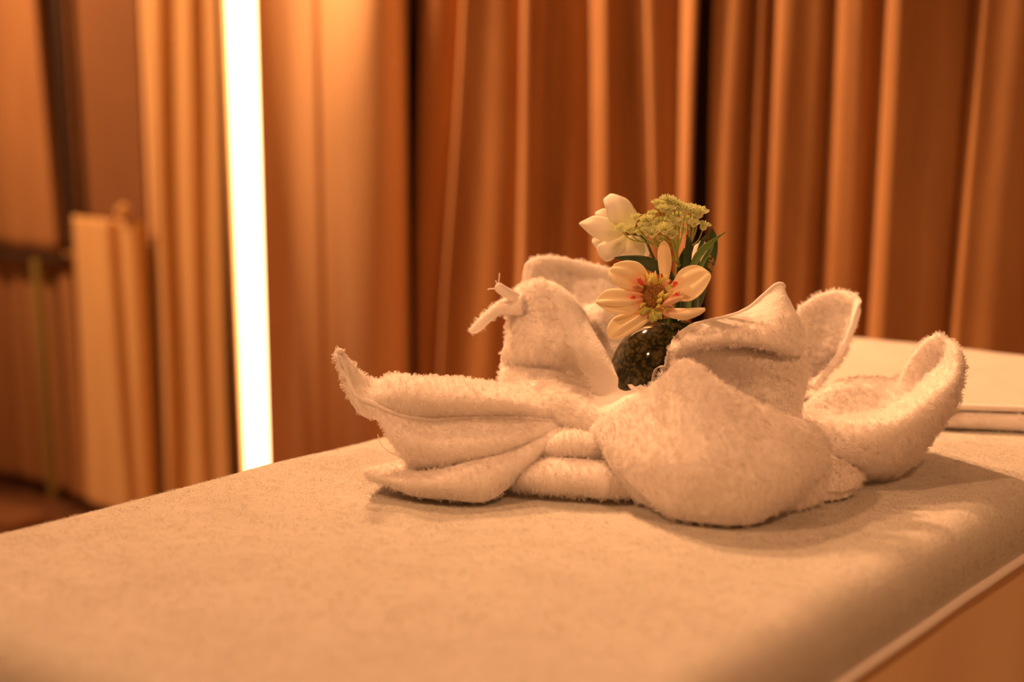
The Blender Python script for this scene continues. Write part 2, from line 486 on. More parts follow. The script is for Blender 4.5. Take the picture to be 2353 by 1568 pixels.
def rounded_drape(u0, u1, v0, v1, r, cr, drop, top, step, amp, seed, inset=0.0, waves=None):
    """cloth lying on a rectangle and falling over its rounded rim; (u0..v1) is the outline seen from above"""
    iu0, iu1, iv0, iv1 = u0 + cr, u1 - cr, v0 + cr, v1 - cr
    per = []
    def seg(a, b):
        n = max(2, int(math.hypot(b[0] - a[0], b[1] - a[1]) / step))
        for i in range(n):
            f = i / n
            yield (a[0] + (b[0] - a[0]) * f, a[1] + (b[1] - a[1]) * f)
    nc = 14
    corners = [((iu1, iv0), -90), ((iu1, iv1), 0), ((iu0, iv1), 90), ((iu0, iv0), 180)]
    cs = [c[0] for c in corners]
    for k in range(4):
        (cu, cv), a0 = corners[k]
        for i in range(nc):
            a = math.radians(a0 + 90 * i / nc)
            per.append((cu, cv, math.cos(a), math.sin(a)))
        a = math.radians(a0 + 90)
        nx = cs[(k + 1) % 4]
        for i, (pu, pv) in enumerate(seg((cu, cv), nx)):
            per.append((pu, pv, math.cos(a), math.sin(a)))
    rings = [(d, 0.0) for d in np.linspace(0, cr - r, max(2, int((cr - r) / step)))]
    for i in range(1, 9):
        a = math.pi / 2 * i / 8
        rings.append((cr - r + r * math.sin(a), r * (1 - math.cos(a))))
    nd = max(1, int((drop - r) / step))
    for i in range(1, nd + 1):
        rings.append((cr, r + (drop - r) * i / nd))
    verts, faces = [], []
    npz = len(per)
    def wob(p, dz):
        n1 = noise.noise(Vector((p.x * 6, p.y * 6, seed))) + 0.6 * noise.noise(Vector((p.x * 16, p.y * 16, seed + 3)))
        return amp * n1
    for (d, dz) in rings:
        for j, (cu, cv, du, dv) in enumerate(per):
            p = BL(cu + du * d, cv + dv * d, top - dz)
            w = wob(p, dz)
            k = min(1, dz / r)
            p.z += w * (1 - 0.6 * k)
            p += (EU * du + EV * dv) * (w * k)
            if waves:
                s = j * step
                p += (EU * du + EV * dv) * waves(s, dz)
            verts.append(p)
    nr = len(rings)
    for i in range(nr - 1):
        for j in range(npz):
            faces.append([i * npz + j, i * npz + (j + 1) % npz, (i + 1) * npz + (j + 1) % npz, (i + 1) * npz + j])
    # inner field
    nu, nv = int((iu1 - iu0) / step), int((iv1 - iv0) / step)
    base = len(verts)
    for i in range(nu + 1):
        for j in range(nv + 1):
            p = BL(iu0 + (iu1 - iu0) * i / nu, iv0 + (iv1 - iv0) * j / nv, top)
            p.z += wob(p, 0)
            verts.append(p)
    for i in range(nu):
        for j in range(nv):
            a = base + i * (nv + 1) + j
            faces.append([a, a + nv + 1, a + nv + 2, a + 1])
    hemring = [verts[(nr - 1) * npz + j].copy() for j in range(npz)]
    return verts, faces, hemring

V0, V1 = -0.012, BW - 0.004
bed = empty('massage_bed', BL((U0 + U1) / 2, BW / 2, 0), 'towel covered massage bed filling the foreground', 'bed')
link('mattress', box_mesh('mattress', (U0 + 0.03, V0 + 0.02, TOP - 0.14), (U1 - 0.03, V1 - 0.02, TOP - 0.018), 0.03, frame=BL), M['vinyl'], bed)
link('frame', box_mesh('frame', (U0 + 0.06, V0 + 0.05, TOP - 0.21), (U1 - 0.06, V1 - 0.05, TOP - 0.141), 0.005, frame=BL), M['dark'], bed, smooth=False)
for a in (U0 + 0.10, U1 - 0.15):
    for b in (V0 + 0.09, V1 - 0.14):
        link('leg', box_mesh('leg', (a, b, 0.0), (a + 0.05, b + 0.05, TOP - 0.2105), 0.004, frame=BL), M['dark'], bed, smooth=False)

v, f, hem = rounded_drape(U0, U1, V0, V1, 0.034, 0.05, 0.052, TOP, 0.011, 0.0022, 5.0)
me = mesh_from('bed_cover', v, f)
bm = bmesh.new(); bm.from_mesh(me); bmesh.ops.remove_doubles(bm, verts=bm.verts, dist=0.0004)
bpy.data.meshes.remove(me); me = bm_mesh('bed_cover', bm)
cover = tag(link('bed_cover', me, M['cover']), 'cream fleece cover spread over the massage bed', 'bed cover')
hem_pts = hem + hem[:1]
link('hem', tube_mesh('hem', hem_pts, 0.0045, 8), M['hem'], cover)
sk, sf, _ = rounded_drape(U0 + 0.006, U1 - 0.006, V0 + 0.006, V1 - 0.006, 0.02, 0.05, 0.52, TOP - 0.020, 0.016, 0.001, 9.0,
                          waves=lambda s, dz: max(0, dz - 0.05) * 0.06 * (math.sin(s * 19 + 2 * math.sin(s * 4.1)) - 0.2))
# keep only the hanging part of the sheet
keep = [fc for fc in sf if max(sk[i].z for i in fc) < HEMZ + 0.004]
me = mesh_from('bed_sheet', sk, keep)
bm = bmesh.new(); bm.from_mesh(me)
bmesh.ops.delete(bm, geom=[x for x in bm.verts if not x.link_faces], context='VERTS')
bpy.data.meshes.remove(me); me = bm_mesh('bed_sheet', bm)
tag(link('bed_sheet', me, M['skirt']), 'tan sheet hanging down the side of the bed below the cover', 'sheet')

# ------------------------------------------------------------------ folded towel across the head end
def slab(name, u_of_v, v0, v1, u1, z0, z1, m, parent, amp, nv=150, nu=60):
    """flat towel layer with a rounded near edge; near edge follows u_of_v"""
    g = []
    hr = (z1 - z0) / 2
    for j in range(nv + 1):
        vv = v0 + (v1 - v0) * j / nv
        ue = u_of_v(vv)
        row = []
        for a in np.linspace(-math.pi / 2, math.pi / 2, 11):
            row.append((ue + hr - hr * math.cos(a), z0 + hr + hr * math.sin(a)))
        for q in np.linspace(0, 1, nu)[1:]:
            row.append((ue + hr + (u1 - ue - hr) * q, z1))
        row.append((u1, z0))
        g.append([BL(uu, vv, zz + amp * noise.noise(Vector((uu * 9, vv * 9, 3 + z1))) + 0.5 * amp * noise.noise(Vector((uu * 30, vv * 30, z1)))) for uu, zz in row])
    n = len(g[0])
    verts = [p for r in g for p in r]
    faces = [[j * n + i, j * n + (i + 1) % n, (j + 1) * n + (i + 1) % n, (j + 1) * n + i] for j in range(nv) for i in range(n)]
    faces.append([i for i in range(n)][::-1]); faces.append([nv * n + i for i in range(n)])
    bm = bmesh.new(); bm.from_mesh(mesh_from('t', verts, faces))
    return link(name, bm_mesh(name, bm), m, parent)
ht = empty('folded_towel', BL(U1 - 0.2, BW * 0.5, TOP), 'folded cream towel laid flat across the far head end of the bed', 'towel')
eL = uv_of(on_plane(2110, 984, TOP)); eR = uv_of(on_plane(2353, 1000, TOP))
print('towel edge', eL, eR, 'U1', U1)
def ue_low(vv):
    s = (eR[0] - eL[0]) / (eR[1] - eL[1])
    return eL[0] + s * (vv - eL[1]) + 0.004 * math.sin(vv * 40)
lowl = slab('lower_layer', ue_low, V0 + 0.035, V1 - 0.035, U1 - 0.035, TOP + 0.0015, TOP + 0.018, M['terry'], ht, 0.001)
upl = slab('upper_layer', lambda vv: ue_low(vv) + 0.012 + 0.003 * math.sin(vv * 23 + 1), V0 + 0.032, V1 - 0.032, U1 - 0.03, TOP + 0.0185, TOP + 0.0265, M['cover'], ht, 0.0012)
hp = [BL(ue_low(q) + 0.012 + 0.003 * math.sin(q * 23 + 1), q, TOP + 0.0235) for q in np.linspace(V0 + 0.034, V1 - 0.034, 50)]
link('hem', tube_mesh('hem', hp, 0.0032, 8), M['hem'], lowl)

# ------------------------------------------------------------------ towel folded into a lotus
LC = on_plane(1500, 1060, TOP)
lotus = empty('towel_lotus', LC, 'white terry towel folded into an open lotus around the vase', 'towel')

def wrinkle(g, amp, scale, seed, amp2=0.0006):
    nrm = grid_normals(g)
    out = g.copy()
    for i in range(g.shape[0]):
        for j in range(g.shape[1]):
            p = Vector(g[i, j])
            w = amp * noise.noise(p * scale + Vector((seed, 0, 0))) + amp2 * noise.noise(p * 160 + Vector((0, seed, 0)))
            out[i, j] += nrm[i, j] * w
    return out

PILE = []
def petal(rows, label, nu=46, nv=46, thick=0.0055, amp=0.0022, scale=26, seed=0.0, hems=(), pile=1.0, parent=None, name='petal', bald=None):
    g = wrinkle(surf(rows, nu, nv), amp, scale, seed)
    g[:, :, 2] = np.maximum(g[:, :, 2], TOP + thick * 0.5 + 0.0026)
    me = baked(name, grid_mesh(name, g), [('SOLIDIFY', dict(thickness=thick, offset=0.0)), ('SUBSURF', dict(levels=1, render_levels=1))],
               None if bald is None else np.array([[0.0 if bald(j / (nu - 1), i / (nv - 1)) else 1.0 for j in range(nu)] for i in range(nv)]).ravel())
    o = link(name, me, M['terry'], parent or lotus)
    if bald is not None: o.vertex_groups.new(name='pile')
    if label: o['label'] = label
    nrm = grid_normals(g)
    for (kind, pos, rad, side) in hems:
        if kind == 'v':
            line = g[int(pos * (nv - 1)), :, :] + side * nrm[int(pos * (nv - 1)), :, :] * thick * 0.5
        else:
            line = g[:, int(pos * (nu - 1)), :] + side * nrm[:, int(pos * (nu - 1)), :] * thick * 0.5
        line = line[::2]
        q = np.linspace(0, 1, len(line))
        link('hem', tube_mesh('hem', line, rad * np.clip(np.minimum(q, 1 - q) * 9 + 0.12, 0, 1), 8), M['hem'], o)
    PILE.append((o, pile))
    return o

# petal at the left, rolled over itself with a lifted thin tip
petal([
    [(1275,1008,1.205),(1180,1062,1.180),(1040,1092,1.168),(962,1078,1.168),(928,1052,1.18),(884,975,1.182),(824,948,1.185),(793,866,1.19),(779,818,1.19)],
    [(1290,992,1.195),(1190,1014,1.160),(1060,1032,1.145),(965,1022,1.148),(905,1006,1.16),(868,957,1.178),(817,926,1.183),(787,852,1.19),(777,815,1.19)],
    [(1300,976,1.198),(1195,963,1.190),(1080,963,1.182),(985,966,1.180),(925,955,1.176),(868,932,1.180),(811,904,1.186),(783,840,1.192),(775,812,1.19)],
    [(1300,956,1.210),(1195,930,1.187),(1080,922,1.176),(985,917,1.172),(915,906,1.172),(858,908,1.186),(814,886,1.192),(784,828,1.195),(775,809,1.19)],
    [(1272,938,1.250),(1195,904,1.230),(1080,883,1.218),(985,878,1.210),(908,867,1.205),(868,884,1.205),(830,869,1.200),(793,824,1.198),(777,807,1.19)],
    [(1280,955,1.300),(1200,925,1.285),(1090,910,1.272),(990,905,1.262),(922,893,1.245),(878,895,1.225),(838,880,1.210),(799,834,1.202),(779,810,1.19)]],
    'long left petal rolled over along its hem, thin tip lifted', 64, 56, 0.005, 0.0034, 24, 1.0, hems=[('v', 0.40, 0.0022, -1)])
# flap under it
petal([
    [(1295,987,1.215),(1245,1007,1.212),(1185,1030,1.212),(1110,1048,1.215),(1020,1058,1.222),(945,1054,1.235),(898,1068,1.215),(846,1082,1.172)],
    [(1292,986,1.198),(1242,1008,1.188),(1182,1034,1.178),(1105,1058,1.168),(1012,1078,1.168),(935,1086,1.175),(885,1088,1.170),(840,1081,1.163)],
    [(1290,988,1.188),(1240,1014,1.172),(1180,1042,1.157),(1100,1067,1.140),(1010,1091,1.135),(930,1102,1.138),(880,1097,1.148),(837,1083,1.158)],
    [(1280,1000,1.184),(1238,1035,1.162),(1185,1075,1.143),(1110,1112,1.124),(1020,1116,1.120),(940,1117,1.130),(885,1104,1.145),(839,1088,1.158)],
    [(1262,1016,1.190),(1230,1060,1.168),(1172,1114,1.145),(1110,1157,1.125),(1040,1145,1.128),(955,1137,1.137),(890,1112,1.150),(843,1094,1.160)]],
    'low flap below the left petal with a curled tip', 60, 40, 0.005, 0.0016, 30, 2.0, hems=[('v', 0.5, 0.0019, -1)])
# upright petal at the back left
petal([
    [(1152,915,1.300),(1206,932,1.275),(1268,962,1.245),(1328,992,1.232),(1396,985,1.238),(1488,916,1.240)],
    [(1148,908,1.268),(1198,924,1.230),(1258,950,1.200),(1318,986,1.192),(1392,980,1.200),(1487,912,1.215)],
    [(1149,872,1.282),(1204,884,1.243),(1270,906,1.214),(1336,944,1.206),(1404,952,1.214),(1490,907,1.220)],
    [(1152,838,1.302),(1208,848,1.284),(1276,862,1.272),(1344,898,1.262),(1408,922,1.250),(1486,902,1.226)],
    [(1158,808,1.302),(1212,812,1.276),(1278,826,1.276),(1342,858,1.280),(1406,894,1.262),(1476,896,1.232)],
    [(1163,782,1.310),(1214,780,1.278),(1276,790,1.278),(1330,815,1.280),(1390,858,1.272),(1462,890,1.236)],
    [(1167,742,1.322),(1215,735,1.296),(1272,742,1.296),(1322,768,1.292),(1366,808,1.282),(1420,864,1.262)],
    [(1172,700,1.330),(1215,690,1.308),(1270,696,1.308),(1316,724,1.306),(1352,762,1.300),(1392,828,1.278)],
    [(1186,672,1.335),(1216,652,1.325),(1262,650,1.332),(1310,688,1.338),(1347,732,1.332),(1376,796,1.304)],
    [(1195,688,1.365),(1222,678,1.372),(1265,684,1.382),(1308,712,1.385),(1342,752,1.372),(1372,806,1.332)]],
    'upright back left petal with a ribbed woven band', 56, 64, 0.005, 0.0032, 24, 3.0, hems=[('u', 1.0, 0.0022, -1)], bald=lambda u, v: u > 0.30 + 0.5 * (1 - v) and 0.14 < v < 0.93)
p3 = lotus.children[-1]
arm = tube_mesh('drooping_tip', [P(1205,700,1.310), P(1175,702,1.312), P(1145,710,1.308), P(1115,734,1.300), P(1093,756,1.296), P(1079,763,1.294)],
                [0.014, 0.0115, 0.0072, 0.0062, 0.0052, 0.0018], 14, 30, flat=0.8)
arm = link('drooping_tip', arm, M['terry'], p3); PILE.append((arm, 0.5))
kn = tube_mesh('corner_knob', [P(1200,694,1.312), P(1176,680,1.304), P(1156,668,1.300), P(1143,658,1.298), P(1139,655,1.298)], [0.006, 0.0052, 0.0050, 0.0042, 0.001], 12, 18)
kn = link('corner_knob', kn, M['hem'], p3)
for pts in ([(1143,658),(1146,648),(1147,640),(1148,628)], [(1142,660),(1134,664),(1127,664),(1120,666)], [(1144,656),(1141,650),(1139,645)]):
    link('loose_thread', tube_mesh('loose_thread', [P(a, b, 1.298) for a, b in pts], 0.0006, 5, 8), M['hem'], p3)
# petal behind it
petal([
    [(1212,760,1.385),(1245,790,1.378),(1300,830,1.372),(1350,850,1.362),(1405,858,1.345),(1440,845,1.345)],
    [(1211,700,1.388),(1240,720,1.400),(1300,745,1.405),(1355,765,1.395),(1405,785,1.372),(1445,790,1.365)],
    [(1211,650,1.382),(1238,665,1.408),(1300,675,1.425),(1360,690,1.418),(1412,705,1.405),(1455,720,1.395)],
    [(1214,618,1.385),(1240,620,1.412),(1295,628,1.432),(1352,640,1.432),(1406,655,1.425),(1452,690,1.412)],
    [(1220,606,1.390),(1240,600,1.408),(1292,602,1.425),(1350,613,1.430),(1404,628,1.428),(1442,668,1.42)],
    [(1222,622,1.405),(1245,620,1.428),(1295,625,1.452),(1350,636,1.460),(1400,652,1.455),(1440,690,1.44)]],
    'tall pale back petal behind the white blossom', 48, 48, 0.006, 0.0025, 22, 4.0, hems=[('u', 0.0, 0.0028, -1)])
# inner cloth between back petal and vase
petal([
    [(1330,820,1.335),(1372,845,1.330),(1402,868,1.322),(1440,880,1.325)],
    [(1335,770,1.350),(1375,790,1.342),(1410,810,1.332),(1450,815,1.335)],
    [(1338,730,1.365),(1380,735,1.350),(1425,760,1.350),(1465,770,1.35)],
    [(1345,705,1.385),(1385,700,1.370),(1430,712,1.372),(1475,730,1.37)]],
    'inner fold tucked behind the vase', 36, 36, 0.006, 0.004, 30, 5.0)
# petal right of the vase: body, then its folded flap
petal([
    [(1492,935,1.205),(1575,950,1.195),(1660,985,1.185),(1740,1000,1.180),(1792,985,1.188),(1838,964,1.200)],
    [(1510,880,1.205),(1590,890,1.211),(1668,925,1.205),(1745,945,1.196),(1800,938,1.195),(1846,915,1.203)],
    [(1525,842,1.205),(1598,840,1.208),(1675,862,1.206),(1750,882,1.200),(1806,885,1.198),(1856,872,1.204)],
    [(1534,808,1.203),(1602,798,1.201),(1680,812,1.200),(1752,828,1.199),(1810,835,1.200),(1854,840,1.207)],
    [(1545,786,1.206),(1604,765,1.216),(1676,760,1.224),(1748,765,1.228),(1808,770,1.226),(1846,800,1.215)],
    [(1562,772,1.216),(1612,752,1.228),(1680,740,1.238),(1745,735,1.242),(1800,745,1.238),(1838,790,1.222)]],
    'petal right of the vase standing upright with a hollow front', 54, 52, 0.0055, 0.0022, 24, 6.0)
petal([
    [(1545,788,1.208),(1592,754,1.222),(1660,737,1.234),(1722,713,1.238),(1786,659,1.240),(1799,668,1.238)],
    [(1541,796,1.198),(1595,764,1.206),(1665,752,1.212),(1730,738,1.216),(1794,698,1.222),(1822,706,1.225)],
    [(1542,806,1.191),(1602,780,1.190),(1674,768,1.193),(1742,764,1.197),(1804,750,1.204),(1846,756,1.212)],
    [(1546,814,1.192),(1610,792,1.188),(1682,784,1.188),(1750,788,1.190),(1806,798,1.194),(1849,796,1.203)],
    [(1552,822,1.197),(1612,797,1.195),(1684,791,1.195),(1752,797,1.197),(1800,811,1.198),(1836,818,1.205)]],
    'triangular flap folded over the petal right of the vase', 54, 40, 0.004, 0.0014, 26, 7.0, hems=[('v', 0.0, 0.0019, -1)], pile=0.7, bald=lambda u, v: v < 0.34)
# ear behind it on the right
petal([
    [(1836,885,1.330),(1848,892,1.322),(1858,890,1.314),(1866,890,1.304),(1872,889,1.296)],
    [(1832,830,1.332),(1856,838,1.338),(1880,850,1.330),(1894,856,1.314),(1896,860,1.304)],
    [(1830,780,1.334),(1868,780,1.350),(1906,790,1.346),(1930,806,1.330),(1934,806,1.314)],
    [(1830,742,1.338),(1876,728,1.362),(1924,730,1.360),(1956,745,1.345),(1960,758,1.326)],
    [(1834,718,1.342),(1876,692,1.366),(1922,682,1.368),(1962,692,1.356),(1976,712,1.338)],
    [(1840,714,1.348),(1880,688,1.374),(1922,678,1.376),(1958,682,1.366),(1977,697,1.350)]],
    'ear shaped petal at the back right with a narrow hem', 40, 48, 0.006, 0.0022, 24, 8.0, hems=[('u', 0.78, 0.0012, -1)], bald=lambda u, v: u > 0.8 and v > 0.45)
# cupped petal at the right
petal([
    [(1890,1048,1.195),(1962,1088,1.195),(2026,1100,1.208),(2086,1072,1.212),(2132,1004,1.222),(2186,938,1.224),(2207,872,1.227)],
    [(1872,1012,1.185),(1942,1044,1.165),(2022,1050,1.168),(2092,1016,1.178),(2148,962,1.192),(2195,906,1.207),(2210,842,1.221)],
    [(1852,968,1.200),(1932,986,1.180),(2020,976,1.180),(2090,946,1.187),(2142,906,1.201),(2192,862,1.207),(2204,806,1.221)],
    [(1850,960,1.235),(1930,962,1.240),(2012,958,1.250),(2078,932,1.262),(2122,880,1.268),(2168,830,1.258),(2190,786,1.244)],
    [(1848,944,1.262),(1926,890,1.290),(2010,876,1.300),(2060,876,1.292),(2090,836,1.282),(2131,790,1.267),(2166,775,1.256)],
    [(1850,960,1.292),(1930,930,1.330),(2015,925,1.340),(2070,915,1.330),(2101,860,1.310),(2141,812,1.290),(2176,790,1.271)]],
    'cupped right petal ending in a raised rounded ear', 56, 56, 0.007, 0.0028, 26, 9.0)
# body of the folds that lies on the bed
petal([
    [(1168,1122,1.160),(1250,1140,1.150),(1350,1152,1.143),(1440,1164,1.136),(1500,1178,1.135),(1600,1180,1.135),(1750,1180,1.135),(1890,1168,1.130),(1962,1140,1.155),(1986,1094,1.200)],
    [(1192,1102,1.148),(1258,1108,1.136),(1350,1112,1.130),(1436,1124,1.134),(1500,1134,1.135),(1600,1142,1.135),(1750,1142,1.135),(1880,1130,1.132),(1950,1107,1.148),(1984,1082,1.200)],
    [(1214,1070,1.160),(1268,1070,1.150),(1352,1076,1.148),(1428,1086,1.150),(1500,1098,1.145),(1600,1110,1.145),(1750,1108,1.145),(1874,1100,1.142),(1938,1085,1.154),(1976,1074,1.205)],
    [(1226,1056,1.178),(1276,1054,1.172),(1352,1060,1.168),(1422,1068,1.165),(1500,1078,1.155),(1600,1090,1.15),(1750,1086,1.15),(1870,1082,1.148),(1932,1072,1.162),(1970,1067,1.212)],
    [(1240,1036,1.172),(1286,1026,1.162),(1356,1028,1.162),(1420,1034,1.168),(1500,1045,1.168),(1600,1055,1.165),(1750,1052,1.162),(1866,1060,1.160),(1922,1058,1.172),(1960,1060,1.222)],
    [(1252,1018,1.190),(1300,998,1.185),(1358,1000,1.188),(1420,1004,1.190),(1500,1010,1.185),(1600,1020,1.18),(1750,1020,1.175),(1860,1035,1.172),(1910,1042,1.185),(1950,1052,1.235)],
    [(1290,990,1.215),(1320,984,1.224),(1370,982,1.230),(1430,980,1.235),(1500,985,1.23),(1600,995,1.225),(1750,1000,1.22),(1850,1010,1.21),(1900,1022,1.22),(1940,1035,1.27)]],
    'thick folded middle of the towel resting on the bed', 72, 40, 0.008, 0.0032, 30, 10.0, name='folded_body')
# layer under the front petal
petal([
    [(1470,1162,1.128),(1530,1190,1.102),(1640,1208,1.088),(1760,1196,1.092),(1840,1181,1.108),(1888,1167,1.127)],
    [(1436,1116,1.135),(1500,1130,1.108),(1640,1140,1.085),(1760,1135,1.085),(1840,1125,1.100),(1893,1125,1.125)],
    [(1402,1066,1.146),(1480,1070,1.112),(1620,1080,1.090),(1740,1080,1.088),(1840,1080,1.100),(1898,1085,1.128)],
    [(1378,1024,1.160),(1465,1010,1.135),(1600,985,1.112),(1720,1015,1.106),(1820,1040,1.112),(1902,1055,1.132)],
    [(1366,996,1.178),(1460,945,1.160),(1578,880,1.150),(1704,950,1.138),(1806,995,1.134),(1896,1042,1.140)]],
    'layer of towel showing below the front petal', 44, 40, 0.006, 0.0018, 30, 14.0, name='under_layer')
# big front petal
petal([
    [(1560,1196,1.082),(1585,1204,1.074),(1612,1210,1.068),(1650,1214,1.064),(1690,1209,1.063),(1735,1198,1.066),(1800,1160,1.078),(1872,1096,1.112)],
    [(1478,1130,1.100),(1528,1144,1.078),(1578,1153,1.063),(1632,1158,1.054),(1684,1153,1.052),(1740,1143,1.055),(1820,1116,1.070),(1890,1078,1.114)],
    [(1418,1068,1.130),(1485,1070,1.090),(1550,1074,1.066),(1612,1078,1.056),(1668,1079,1.054),(1730,1080,1.057),(1822,1078,1.074),(1900,1064,1.118)],
    [(1382,1018,1.155),(1465,1003,1.116),(1535,985,1.096),(1594,970,1.084),(1646,980,1.080),(1716,1008,1.080),(1818,1034,1.090),(1904,1050,1.122)],
    [(1366,994,1.172),(1458,932,1.144),(1532,876,1.130),(1577,844,1.122),(1622,872,1.116),(1704,932,1.112),(1806,978,1.112),(1898,1030,1.128)],
    [(1368,990,1.180),(1458,926,1.156),(1534,868,1.143),(1576,836,1.136),(1618,864,1.130),(1700,926,1.126),(1800,970,1.126),(1890,1026,1.138)]],
    'broad front petal, nearest to the viewer, bulging outward', 60, 56, 0.007, 0.0022, 30, 12.0)
# second rolled lip behind the rim of the front petal
petal([
    [(1690,935,1.128),(1745,972,1.124),(1800,992,1.124),(1860,1012,1.126),(1898,1048,1.132)],
    [(1696,922,1.138),(1750,956,1.134),(1806,968,1.134),(1864,990,1.134),(1903,1036,1.140)],
    [(1706,928,1.152),(1756,962,1.150),(1810,975,1.150),(1862,998,1.148),(1898,1040,1.152)]],
    'fluffy rolled rim of the front petal', 36, 20, 0.008, 0.003, 40, 13.0, name='rolled_rim')
# loose thread by the left petal
link('loose_thread', tube_mesh('loose_thread', [P(868,998,1.17), P(874,1018,1.165), P(892,1038,1.162), P(925,1052,1.165)], 0.00035, 5, 16), M['hem'], lotus.children[0])
# woven loop tag
M['tag'] = mat('grey_tape', (0.62, 0.56, 0.56), 0.8)
M['print'] = mat('black_print', (0.012, 0.012, 0.016), 0.6)
def strip(name, pts, wvec, m, parent, n=24, thick=0.0006):
    c = catmull(np.array([tuple(p) for p in pts]), n)
    g = np.stack([c - np.array(wvec) / 2, c + np.array(wvec) / 2], 0)
    return link(name, baked(name, grid_mesh(name, g), [('SOLIDIFY', dict(thickness=thick, offset=0.0))]), m, parent)
TY = 1.186
lp = strip('loop_tag', [P(1500,896,TY), P(1502,866,TY), P(1508,848,TY), P(1518,843,TY + .003), P(1527,848,TY + .006), P(1530,874,TY + .006)], (0.004, 0.010, 0), M['tag'], lotus)
lp['label'] = 'grey woven loop tag'
strip('printed_patch', [P(1511,892,TY - .001), P(1513,874,TY - .001), P(1515,862,TY - .001)], (0.0065, 0.001, 0), M['print'], lp, 6, 0.0008)

# pile of the terry: short fibres grown from the cloth itself
def add_pile(o, fib, count, length, root, children=9, clump=0.35, seed=1, rough=0.0018):
    md = o.modifiers.new('pile', 'PARTICLE_SYSTEM')
    ps = o.particle_systems[0].settings
    o.particle_systems[0].seed = seed
    ps.type = 'HAIR'
    if o.vertex_groups: o.particle_systems[0].vertex_group_density = 'pile'
    ps.count = int(count)
    ps.emit_from = 'FACE'
    ps.distribution = 'RAND'
    ps.hair_length = length
    ps.hair_step = 2
    ps.display_step = 2
    ps.render_step = 2
    ps.factor_random = length * 0.35
    ps.child_type = 'INTERPOLATED'
    ps.rendered_child_count = children
    ps.child_percent = 0
    ps.clump_factor = clump
    ps.clump_shape = 0.2
    ps.roughness_1 = rough
    ps.roughness_1_size = 0.012
    ps.roughness_2 = rough * 0.7
    ps.roughness_endpoint = rough * 0.5
    ps.root_radius = root
    ps.tip_radius = root * 0.45
    ps.radius_scale = 1.0
    o.data.materials.append(fib)
    ps.material = len(o.data.materials)
    return ps
def area(o):
    return sum(p.area for p in o.data.polygons)
for i, (o, dens) in enumerate(PILE):
    add_pile(o, M['terry_fibre'], area(o) * 95000 * dens, 0.0021, 0.00022, 10, clump=0.22, seed=i, rough=0.0007)
add_pile(cover, M['cover_fibre'], area(cover) * 36000, 0.0008, 0.00020, 10, clump=0.05, seed=77, rough=0.0004)
add_pile(lowl, M['terry_fibre'], 9000, 0.003, 0.0005, 8, seed=78, rough=.001)
print('pile', sum(area(o) for o, d in PILE), area(cover))

# ------------------------------------------------------------------ vase
M['vase'] = mat('dark_green_glaze', (0.02, 0.02, 0.008), 0.06, **{'Specular IOR Level': 0.45})
nt = M['vase'].node_tree; b = nt.nodes['Principled BSDF']
tc = nt.nodes.new('ShaderNodeTexCoord'); nz = nt.nodes.new('ShaderNodeTexNoise'); nz.inputs['Scale'].default_value = 60
vm = nt.nodes.new('ShaderNodeMixRGB'); vm.inputs[0].default_value = 0.02
vo = nt.nodes.new('ShaderNodeTexVoronoi'); vo.inputs['Scale'].default_value = 200
cr = nt.nodes.new('ShaderNodeValToRGB')
cr.color_ramp.elements[0].color = (0.072, 0.056, 0.020, 1); cr.color_ramp.elements[0].position = 0.25
cr.color_ramp.elements[1].color = (0.012, 0.014, 0.006, 1); cr.color_ramp.elements[1].position = 0.62
e = cr.color_ramp.elements.new(0.42); e.color = (0.050, 0.042, 0.016, 1)
nt.links.new(tc.outputs['Object'], vm.inputs[1]); nt.links.new(tc.outputs['Object'], nz.inputs['Vector'])
nt.links.new(nz.outputs['Color'], vm.inputs[2]); nt.links.new(vm.outputs[0], vo.inputs['Vector'])
nt.links.new(vo.outputs['Distance'], cr.inputs[0]); nt.links.new(cr.outputs[0], b.inputs['Base Color'])
VC = P(1535, 866, 1.278)
def lathe(name, prof, center, seg=56):
    verts, faces = [], []
    for r, z in prof:
        for k in range(seg):
            a = 2 * math.pi * k / seg
            verts.append((center[0] + r * math.cos(a), center[1] + r * math.sin(a), z))
    for i in range(len(prof) - 1):
        for k in range(seg):
            faces.append([i * seg + k, i * seg + (k + 1) % seg, (i + 1) * seg + (k + 1) % seg, (i + 1) * seg + k])
    faces.append(list(range(seg))[::-1])
    return mesh_from(name, verts, faces)
VR = 0.0535
zb = TOP + 0.012
prof = [(0.024, zb), (0.028, zb + 0.001)]
for a in np.linspace(-58, 74, 34):
    ar = math.radians(a)
    prof.append((VR * math.cos(ar), VC.z + VR * math.sin(ar)))
prof += [(0.0135, VC.z + VR * 0.966), (0.0125, VC.z + VR * 0.95), (0.012, VC.z + VR - 0.02)]
pr = np.array(prof)
vase = tag(link('vase', lathe('vase', prof, VC), M['vase']), 'round dark green glazed vase with mottled pattern inside the towel', 'vase')
NECK = Vector((VC.x, VC.y, VC.z + VR))

